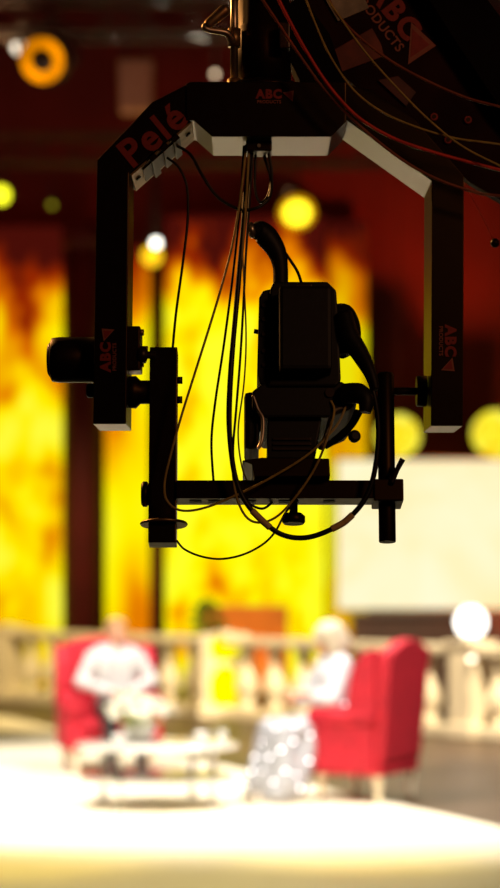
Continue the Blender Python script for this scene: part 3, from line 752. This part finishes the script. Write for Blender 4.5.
# suspension column
obj('column', bm_lathe(BM(), [(0.060, 0), (0.060, 0.14), (0.056, 0.145), (0.056, 0.37)], r3(264, 83, 0.1), n=40), BLACK2, rh)
obj('column_flange', bm_lathe(BM(), [(0.085, 0), (0.085, 0.012), (0.075, 0.018)], r3(264, 83, 0.1), n=40), BLACK, rh)
pp_ = obj('guide_rod', bm_lathe(BM(), [(0.0085, 0.0), (0.0085, 0.30)], r3(234, 82, 0.06), n=16), STEEL, rh)
obj('rod_collar', bm_lathe(BM(), [(0.014, 0.09), (0.014, 0.13)], r3(234, 82, 0.06), n=16), BRASS, pp_)
obj('rod_foot', bm_lathe(BM(), [(0.015, 0.0), (0.015, 0.02)], r3(234, 82, 0.06), n=16), BRASS, pp_)
lv = obj('clamp_lever', bm_tube(BM(), [r3(233, 36, 0.055), r3(226, 28, 0.04), r3(208, 26, 0.03), r3(206, 21, 0.03), r3(226, 5, 0.03)], [0.010, 0.008, 0.0065, 0.0075, 0.011], 12), STEEL, rh)
obj('lever_grip', bm_capsule(BM(), r3(209, 20, 0.028), 0.011, r3(224, 7, 0.028), 0.013), BRASS, lv)
obj('side_clip', pbox(279, 290, 22, 48, 0.0, 0.03, 0.003), GUNMETAL, rh)
# writing on the head
def logo(pos_px, ang, size, parent, dy):
    u, v = pos_px; p = r3(u, v, dy); c, s = math.cos(ang), math.sin(ang)
    def offp(x, z): return (p.x + x * c - z * s, p.y, p.z + x * s + z * c)
    text('lettering', 'ABC', REDPRINT, parent, offp(0, 0), size, ang, bold=size * 0.05, space=1.16)
    text('lettering', 'PRODUCTS', REDEDGE, parent, offp(0, -size * 0.62), size * 0.37, ang, bold=size * 0.008, space=1.06)
    emblem(parent, offp(size * 1.62, -size * 0.1), size * 0.82, ang, 0)
logo((269, 95), 0.0, 0.026, rh, -0.0055)
logo((106, 357), PI / 2, 0.030, armL, -0.0012)
logo((450, 341), -PI / 2, 0.032, armR, -0.0012)
p = r3(153, 136, -0.0012)
text('lettering', 'Pelé', REDPRINT, armL, p, 0.084, math.radians(39.5), bold=0.0022, space=1.14)
# tilt motor, gearbox and bearings
mo = obj('tilt_motor', bm_lathe(BM(), [(0.040, 0), (0.048, 0.004), (0.050, 0.02), (0.050, 0.105), (0.044, 0.11), (0.044, 0.125)], r3(46, 355, 0.1), (1, 0, 0), 40), BLACK2, rh)
obj('motor_cap', bm_lathe(BM(), [(0.03, -0.006), (0.036, -0.003), (0.038, 0.001)], r3(46, 355, 0.1), (1, 0, 0), 32), GUNMETAL, mo)
obj('lock_knob', bm_lathe(BM(), [(0.010, 0), (0.016, 0.004), (0.016, 0.014), (0.011, 0.02)], r3(84, 388, 0.06), (1, 0, 0), 20), GUNMETAL, rh)
gb = obj('gearbox', pbox(124, 139, 323, 368, 0.05, 0.15, 0.004), BLACK2, rh)
for dv, du in ((328, 142), (345, 146), (360, 142)):
    obj('bolt', bm_cyl(BM(), r3(137, dv, 0.08), r3(du, dv, 0.08), 0.007, 12), BRASS, gb)
obj('axle_hub', bm_lathe(BM(), [(0.034, 0), (0.036, 0.02), (0.026, 0.03), (0.026, 0.052)], r3(124, 388, 0.1), (1, 0, 0), 32), BLACK2, rh)
obj('pinion', bm_lathe(BM(), [(0.010, 0), (0.018, 0.003), (0.018, 0.018), (0.008, 0.022), (0.008, 0.04)], r3(136, 352, 0.06), (1, 0, 0), 20), GUNMETAL, rh)
obj('tilt_axle', bm_cyl(BM(), r3(388, 387, 0.1), r3(432, 387, 0.1), 0.0085, 20), GUNMETAL, rh)
obj('bearing_flange', bm_lathe(BM(), [(0.032, 0), (0.034, 0.003), (0.034, 0.022)], r3(420, 387, 0.1), (1, 0, 0), 32), BLACK2, rh)
obj('bearing_cap', bm_lathe(BM(), [(0.036, 0), (0.034, 0.006), (0.026, 0.010), (0.0, 0.010)], r3(462, 390, 0.1), (1, 0, 0), 32), BLACK2, rh)
# tilting cradle
PIV = r3(0, 387, 0.1)
TILT = Matrix.Translation((0, PIV.y, PIV.z)) @ Matrix.Rotation(math.radians(-10), 4, 'X') @ Matrix.Diagonal((1, 1, 1.03, 1)) @ Matrix.Translation((0, -PIV.y, -PIV.z))
cp = obj('cradle_post', pbox(148, 176, 346, 543, 0.065, 0.125, 0.002), BLACK, rh, TILT)
for v in (377, 397):
    obj('bolt', bm_cyl(BM(), r3(175, v, 0.09), r3(181, v, 0.09), 0.008, 12), GUNMETAL, cp, TILT)
obj('cradle_tube', bm_lathe(BM(), [(0.0175, 0), (0.0185, 0.002), (0.0185, 0.362), (0.0165, 0.366)], r3(388.5, 540, 0.095), (0, 0, 1), 32), BLACK2, rh, TILT)
bar = obj('cradle_bar', pbox(176, 404, 482, 500, 0.055, 0.125, 0.0015), BLACK, rh, TILT)
for u in (195, 214, 250, 285, 330):
    obj('slot', pbox(u - 6, u + 6, 499.5, 500.6, 0.078, 0.1, 0.0), PLASTIC, bar, TILT)
obj('tube_clamp', pbox(374, 404, 481, 503, 0.05, 0.14, 0.003), BLACK2, rh, TILT)
obj('clamp_lever', bm_tube(BM(), [r3(392, 486, 0.045), r3(397, 474, 0.04), r3(403, 463, 0.035)], [0.006, 0.0055, 0.0065], 10), GUNMETAL, rh, TILT)
obj('lock_knob', bm_lathe(BM(), [(0.022, 0), (0.027, 0.004), (0.027, 0.012), (0.02, 0.018)], r3(140, 492, 0.095), (1, 0, 0), 24), BLACK2, rh, TILT)
obj('adjusting_disc', bm_lathe(BM(), [(0.050, -0.003), (0.052, 0.0), (0.050, 0.003)], r3(163, 522, 0.095), (0, 0, 1), 40), BRASS, rh, TILT)
# plate and screw holding the camera
obj('sliding_plate', ppr([(242, 466), (252, 470), (254, 482), (330, 482), (329, 464), (262, 463)], 0.02, 0.22, 0.002), BLACK2, rh, TILT)
kn = obj('fixing_knob', bm_lathe(BM(), [(0.022, -0.022), (0.025, -0.018), (0.025, -0.006), (0.018, 0.0), (0.009, 0.001), (0.009, 0.03)], r3(294, 512, 0.09), (0, 0, 1), 24), BLACK2, rh, TILT)

# ------------------------------------------------------------------ the video camera
cam_loc = TILT @ r3(300, 463, 0.1)
vc = thing('video_camera', 'black broadcast video camera seen from behind on the tilting cradle', 'camera', cam_loc)
def cobj(name, bm, m=PLASTIC, parent=vc, smooth=False): return obj(name, bm, m, parent, TILT, smooth)
cobj('body', ppr([(270, 296), (274, 288), (328, 288), (337, 297), (339, 330), (341, 388), (336, 394), (268, 394)], 0.0, 0.36, 0.005))
sp = cobj('side_panel', ppr([(259, 303), (263, 296), (271, 294), (271, 394), (260, 390), (257, 380)], 0.01, 0.34, 0.004))
for v in (312, 326, 341, 358, 372):
    cobj('button', bm_cyl(BM(), r3(264, v, 0.004), r3(264, v, 0.014), 0.0045, 12), GUNMETAL, sp)
cobj('hinge', pbox(270, 274, 328, 352, -0.006, 0.01, 0.001), GUNMETAL)
cobj('side_switch', bm_cyl(BM(), r3(254, 332, 0.05), r3(260, 333, 0.05), 0.005, 10), GUNMETAL)
bp = cobj('battery', pbox(279, 331, 300, 384, -0.055, 0.004, 0.008), RUBBER)
cobj('battery_latch', pbox(298, 312, 295, 301, -0.03, -0.01, 0.002), GUNMETAL, bp)
cobj('side_grip', bm_tube(bm_tube(BM(), [r3(336, 309, 0.10), r3(346, 309, 0.10), r3(352, 322, 0.09), r3(352, 340, 0.08), r3(342, 352, 0.06)], [0.022, 0.026, 0.024, 0.022, 0.016], 14),
     [r3(338, 312, 0.06), r3(344, 330, 0.05), r3(344, 356, 0.05)], [0.015, 0.024, 0.014], 14), RUBBER)
hd = cobj('carry_handle', bm_tube(BM(), [r3(253, 235, 0.02), r3(260, 233, 0.025), r3(268, 239, 0.03), r3(277, 252, 0.035), r3(281, 268, 0.04), r3(281, 290, 0.05)], [0.015, 0.023, 0.025, 0.021, 0.0165, 0.0165], 16), RUBBER)
cobj('microphone_ring', bm_lathe(BM(), [(0.012, 0), (0.017, 0.003), (0.017, 0.012), (0.012, 0.015)], r3(248, 234, 0.015), (0.9, 0, 0.2), 20), STEEL, hd)
cobj('handle_strap', bm_tube(BM(), [r3(279, 243, 0.04), r3(290, 258, 0.045), r3(299, 272, 0.05), r3(304, 287, 0.06)], 0.0035, 8), RUBBER)
cobj('cable_boot', bm_tube(BM(), [r3(344, 322, 0.0), r3(350, 345, -0.01), r3(361, 364, -0.02), r3(370, 384, -0.03), r3(375, 402, -0.03)], [0.02, 0.021, 0.0165, 0.012, 0.008], 14), RUBBER)
cobj('top_ridge', ppr([(290, 288), (294, 285), (306, 285), (310, 288)], 0.05, 0.2, 0.001))
# lower body
cobj('lower_body', ppr([(252, 398), (262, 390), (342, 388), (352, 394), (358, 406), (350, 416), (330, 424), (264, 424), (252, 414)], 0.01, 0.30, 0.005))
cobj('left_pad', pbox(244, 259, 394, 451, 0.04, 0.20, 0.012), RUBBER)
ep = cobj('eyepiece', bm_tube(BM(), [r3(345, 402, 0.0), r3(358, 404, -0.02), r3(365, 412, -0.03), r3(364, 424, -0.03)], [0.022, 0.022, 0.018, 0.013], 16), RUBBER)
cobj('focus_arm', bm_tube(BM(), [r3(326, 448, 0.06), r3(340, 440, 0.04), r3(352, 430, 0.02), r3(358, 420, 0.0)], [0.006, 0.008, 0.008, 0.01], 10), RUBBER)
cobj('focus_knob', bm_lathe(BM(), [(0.006, 0), (0.013, 0.003), (0.013, 0.012), (0.008, 0.016)], r3(353, 444, 0.01), (0.3, -1, 0), 18), RUBBER)
ca = cobj('shoulder_adapter', ppr([(268, 422), (322, 422), (317, 446), (315, 463), (268, 463), (267, 446)], 0.03, 0.24, 0.003))
for v in (444, 449, 454):
    cobj('rib', pbox(273, 311, v - 1.2, v + 1.2, 0.024, 0.034, 0.0005), GUNMETAL, ca)
for pts in ([(253, 402), (258, 416), (263, 426), (262, 446), (258, 455)], [(349, 414), (334, 418), (326, 440), (320, 456)]):
    cobj('support_bracket', bm_tube(BM(), [r3(u, v, 0.012) for u, v in pts], 0.0042, 8), STEEL)
cobj('rear_connector', bm_cyl(BM(), r3(346, 405, 0.0), r3(346, 405, 0.02), 0.012, 20), GUNMETAL)
cobj('rear_socket', bm_cyl(BM(), r3(330, 400, 0.004), r3(330, 400, 0.02), 0.010, 20), GUNMETAL)
cobj('lens_barrel', bm_lathe(BM(), [(0.055, 0), (0.055, 0.10), (0.065, 0.11), (0.065, 0.20), (0.07, 0.21), (0.07, 0.26)], r3(304, 350, 0.35), (0, 1, 0), 32), RUBBER)

# ------------------------------------------------------------------ cables
def cable(name, label, pts, rpx, m, group=None, bands=None):
    P = [r3(*(q if len(q) == 3 else (q[0], q[1], 0.0))) for q in pts]
    if not bands:
        o = obj(name, bm_tube(BM(), P, rpx * S, 10, 8), m)
        return tag(o, label, 'cable', group)
    t = thing(name, label, 'cable', P[0], group)
    obj('sheath', bm_tube(BM(), P, rpx * S, 12, 8), m, t)
    for bpnts in bands:
        obj('tape_wrap', bm_tube(BM(), [r3(*q) for q in bpnts], (rpx + 0.7) * S, 12, 6), CTAN, t)
    return t
f1 = -0.03
cable('thick_cable', 'thick black cable looping from the camera side under the bar and up', [(347, 345, 0.03), (358, 362, 0.0), (370, 385, f1), (377, 420, f1), (376, 458, f1), (368, 492, f1), (352, 515, f1), (330, 530, f1), (305, 538, f1), (282, 535, f1), (262, 521, f1), (246, 503, f1), (236, 480, f1), (231, 450, f1), (229, 415, f1), (231, 370, f1), (236, 310, 0), (241, 250, .02), (246, 190, .04), (251, 140, .06)], 2.7, CBLACK,
      bands=[[(352, 515, f1), (343, 523, f1), (331, 529.5, f1)], [(270, 528, f1), (262, 521, f1), (252, 511, f1)]])
cable('olive_cable', 'thin olive cable sweeping from the bundle down past the left post to the camera', [(246, 140, .05), (241, 190, .03), (233, 240, .02), (222, 285, .0), (209, 330, -.02), (196, 372, -.03), (181, 420, -.03), (170, 460, f1), (165, 485, f1), (168, 502, f1), (182, 511, f1), (206, 508, f1), (240, 494, f1), (275, 476, f1), (308, 455, f1), (335, 428, -.02), (346, 406, -.005)], 1.25, COLIVE)
cable('olive_cable', 'thin olive cable dipping under the bar and rising to the camera socket', [(249, 140, .05), (246, 200, .03), (240, 280, .01), (234, 350, -.01), (231, 410, f1), (232, 460, f1), (236, 495, f1), (246, 517, f1), (260, 523, f1), (278, 516, f1), (298, 494, f1), (316, 466, f1), (328, 435, f1), (334, 412, -.01), (331, 401, .0)], 1.25, COLIVE)
cable('black_cable', 'black cable of the bundle hanging straight down to the bar middle', [(253, 140, .06), (250, 190, .05), (246, 250, .03), (243, 310, .02), (240, 360, .02), (236, 410, .02), (233, 450, .02), (236, 480, .03), (246, 500, .03), (262, 508, .04), (274, 500, .06)], 1.3, CBLACK)
cable('black_cable', 'thin black cable falling from the bundle to the bar behind the left sweep', [(244, 140, .06), (240, 200, .05), (233, 270, .04), (224, 340, .04), (215, 400, .04), (211, 440, .05), (213, 480, .06)], 1.3, CBLACK)
cable('black_cable', 'thin black cable drooping lowest below the bar to the left post', [(176, 540, .03), (184, 549, .03), (200, 556, .02), (220, 559, .0), (242, 555, -.01), (262, 545, -.02), (275, 532, -.02), (286, 512, -.01), (298, 500, .02)], 1.1, CBLACK)
cable('black_cable', 'black cable running from the slotted bracket down beside the left arm', [(166, 152, .06), (178, 163, .05), (186, 182, .05), (187, 215, .05), (182, 260, .05), (175, 310, .06), (171, 348, .08)], 1.3, CBLACK)
cable('black_cable', 'black cable looping from the slotted bracket under the housing into the bundle', [(176, 140, .06), (190, 150, .05), (202, 172, .04), (218, 194, .04), (240, 206, .04), (258, 204, .04), (270, 192, .05), (272, 168, .06), (268, 142, .06)], 1.6, CBLACK)
cable('black_cable', 'short black cable in the bundle curling right below the housing', [(256, 140, .07), (255, 180, .07), (260, 196, .07), (268, 190, .07), (271, 172, .08), (265, 150, .08), (263, 138, .09)], 1.4, CBLACK)
cable('olive_cable', 'olive cable of the bundle kept between the two black ones', [(250, 140, .08), (246, 175, .08), (242, 205, .07), (243, 260, .06), (246, 330, .05), (244, 380, .05), (238, 430, .05), (243, 470, .04), (256, 497, .03)], 0.9, COLIVE)
ct = thing('cable_clamp', 'small black clamp gathering the cable bundle under the housing', 'clamp', r3(257, 150, .06))
obj('clamp_block', pbox(246, 272, 137.4, 148, 0.03, 0.10, 0.003), BLACK2, ct)
obj('clamp_screw', bm_cyl(BM(), r3(259, 143, 0.024), r3(259, 143, 0.034), 0.004, 12), STEEL, ct)
# upper cables in front of the boom
u1 = -0.10
def far(pts, dy):
    q = [(u, v, dy) for u, v in pts]
    q[0] = (q[0][0], q[0][1], 0.03)
    return q + [(pts[-1][0] + 70, pts[-1][1] + 34, 0.06), (pts[-1][0] + 110, pts[-1][1] + 60, 0.22)]
cable('red_cable', 'bright red cable curving along the boom', far([(248, -88), (255, -40), (272, 0), (290, 36), (308, 68), (328, 98), (355, 127), (390, 148), (430, 162), (470, 173), (520, 186), (560, 200)], u1), 1.7, CRED)
cable('brown_cable', 'reddish brown cable running lowest beneath the red one', far([(230, -88), (240, -40), (256, 0), (276, 32), (300, 68), (322, 98), (346, 124), (375, 150), (408, 174), (440, 190), (475, 201), (520, 211)], u1 + .01), 1.5, CBROWN)
cable('olive_cable', 'olive cable slanting steeply across the boom to the right edge', far([(286, -88), (300, -40), (317, 0), (336, 30), (362, 66), (392, 100), (425, 133), (460, 160), (520, 192)], u1 - .02), 1.0, COLIVE)
cable('olive_cable', 'olive cable sagging through the middle of the boom cables', far([(272, -88), (285, -40), (300, 0), (314, 38), (330, 72), (352, 103), (380, 124), (412, 138), (450, 149), (520, 163)], u1 - .01), 1.0, COLIVE)
cable('black_cable', 'dark cable crossing the lettering side of the boom', far([(298, -88), (310, -40), (326, 10), (345, 38), (378, 66), (415, 88), (460, 108), (520, 128)], u1), 1.4, CBROWN)

# ------------------------------------------------------------------ the crane boom
bo = thing('crane_boom', 'dark crane boom slanting across the upper right corner', 'crane', r3(430, 60, 0.3))
def bq(u, v, dy): return at(u, v, YR + dy)
def bpr(pts, dy0, dy1, bev=0.002):
    q = [bq(u, v, dy0) for u, v in pts]
    return bm_prism(BM(), [(p.x, p.z) for p in q], YR + dy0, YR + dy1, bev)
obj('side_plate', bpr([(290, -90), (372, -90), (520, 108), (520, 212), (470, 182), (400, 124), (346, 78), (300, 20)], 0.22, 0.26), BOOMRED, bo)
obj('beam', bpr([(372, -90), (420, -90), (560, 95), (560, 180), (500, 108), (452, 36)], 0.16, 0.34), BOOMBLK, bo)
obj('joint_block', bpr([(226, -150), (400, -150), (400, -84), (226, -84)], 0.02, 0.34, 0.004), BOOMBLK, bo)
obj('beam_extension', bpr([(520, 50), (900, 470), (900, 560), (520, 160)], 0.18, 0.32), BOOMBLK, bo)
pq = bq(880, 500, 0.25)
obj('pedestal', bm_lathe(BM(), [(0.34, 0.0), (0.34, 0.04), (0.09, 0.10), (0.07, 0.2), (0.07, pq.z)], (pq.x, pq.y, 0.0), n=32), BOOMBLK, bo)
obj('label_plate', bpr([(318, -14), (354, -26), (369, 8), (338, 21)], 0.212, 0.219, 0.0005), GREYLBL, bo)
obj('reflector_strip', bpr([(325, 55), (372, 28), (381, 44), (384, 56), (330, 76)], 0.212, 0.219, 0.0005), pbr('worn_red_panel', (0.22, 0.04, 0.022), 0.4, var=0.4, scale=20), bo)
obj('lower_panel', bpr([(378, 80), (398, 76), (416, 92), (406, 106)], 0.212, 0.219, 0.0005), pbr('worn_red_panel_dark', (0.12, 0.02, 0.012), 0.4, var=0.4, scale=20), bo)
for u, v in ((434, 117), (468, 120), (448, 140)):
    p = bq(u, v, 0.2155)
    o = obj('bolt', bm_lathe(BM(), [(0.0075, -0.004), (0.009, -0.002), (0.009, 0.006)], p, (0, 1, 0), 20), REDPRINT, bo)
    obj('bolt_socket', bm_lathe(BM(), [(0.005, -0.0055), (0.005, -0.003)], p, (0, 1, 0), 12), BLACK2, o)
obj('joint_bracket', bpr([(286, 6), (300, -6), (330, 34), (346, 82), (300, 82), (290, 60)], 0.12, 0.2, 0.003), BOOMBLK, bo)
ba_ = math.radians(-52)
text('lettering', 'ABC', REDPRINT, bo, bq(394, 11, 0.2185), 0.068, ba_, bold=0.0028, space=1.2)
text('lettering', 'PRODUCTS', REDEDGE, bo, bq(379, 22, 0.2185), 0.030, ba_, bold=0.0006, space=1.05)
emblem(bo, bq(415, 43, 0.2175), 0.068, ba_, 0)
obj('safety_wire', bm_tube(BM(), [bq(464, 182, 0.24), bq(480, 212, 0.24), bq(494, 240, 0.24)], 0.0012, 6), REDPRINT, bo)
obj('wire_weight', bm_ball(BM(), bq(495, 243, 0.24), 0.011, 2), BLACK2, bo)

# ================================================================== LIGHT
def spot(name, loc, target, power, col, ang, blend=0.6, rad=0.25):
    l = bpy.data.lights.new(name, 'SPOT'); l.energy = power; l.color = col; l.spot_size = math.radians(ang); l.spot_blend = blend; l.shadow_soft_size = rad
    o = bpy.data.objects.new(name, l); C.objects.link(o); o.location = loc
    o.rotation_euler = (Vector(target) - Vector(loc)).to_track_quat('-Z', 'Y').to_euler()
    return o
spot('key_spot', (-3.2, 13.0, 9.8), (-0.9, 16.4, 0.3), 7400, (1.0, 0.93, 0.82), 50)
spot('key_spot_right', (3.6, 12.6, 9.6), (0.6, 15.8, 0.4), 6200, (1.0, 0.92, 0.84), 50)
spot('back_spot', (1.5, 24.0, 10.0), (-0.3, 16.5, 0.4), 3000, (1.0, 0.88, 0.65), 50)
spot('floor_gold_spot', (-1.5, 9.0, 9.5), (-0.9, 12.2, 0), 2400, (1.0, 0.82, 0.34), 44, 1.0)
spot('floor_gold_spot_left', (-3.5, 9.5, 9.0), (-1.3, 11.9, 0), 2000, (1.0, 0.74, 0.05), 11, 0.9)
spot('floor_gold_spot_right', (3.0, 9.5, 9.0), (0.6, 12.1, 0), 2000, (1.0, 0.74, 0.05), 11, 0.9)
spot('balustrade_spot', (3.0, 15.0, 9.5), (2.0, 22.5, 0.5), 15000, (1.0, 0.82, 0.55), 44, 0.8)
spot('balustrade_spot_left', (-4.0, 18.0, 9.5), (-2.2, 27.0, 0.5), 9000, (1.0, 0.75, 0.35), 44, 0.8)
spot('red_wash', (5.0, 24.0, 1.2), (2.6, 32.5, 4.0), 3000, (1.0, 0.16, 0.03), 60, 1.0)
spot('red_wash_left', (-5.0, 22.0, 9.0), (-2.0, 32.5, 5.0), 320, (1.0, 0.16, 0.05), 70, 1.0)
spot('orange_side', (-3.0, 7.5, 4.6), (0.1, 4.6, 2.4), 700, (1.0, 0.45, 0.12), 40, 0.8, 0.1)
spot('added_warm_fill', (2.2, 1.0, 3.6), (0.25, 4.7, 2.75), 70, (1.0, 0.46, 0.22), 60, 0.9, 0.3)  # added off-frame lamp, lifts the rig's dark lettering and cables
spot('truss_red', (0.5, 15.0, 6.5), (-2.0, 22.0, 7.8), 110, (1.0, 0.22, 0.08), 80, 1.0)
w = bpy.data.worlds.new('world'); bpy.context.scene.world = w; w.use_nodes = True
bg = w.node_tree.nodes['Background']; bg.inputs['Color'].default_value = (0.05, 0.012, 0.008, 1); bg.inputs['Strength'].default_value = 0.3

# ================================================================== CAMERA
cd = bpy.data.cameras.new('camera'); co = bpy.data.objects.new('camera', cd); C.objects.link(co)
co.location = (0, 0, HC); co.rotation_euler = (PI / 2, 0, 0)
cd.sensor_fit = 'VERTICAL'; cd.sensor_height = SENS; cd.lens = LENS
cd.shift_y = (HOR - 444.0) / 888.0
cd.clip_start = 0.05; cd.clip_end = 200
cd.dof.use_dof = True; cd.dof.focus_distance = 4.55; cd.dof.aperture_fstop = 2.0
sc_ = bpy.context.scene
sc_.camera = co
sc_.view_settings.view_transform = 'Standard'
sc_.view_settings.look = 'None'
sc_.view_settings.exposure = 0.0
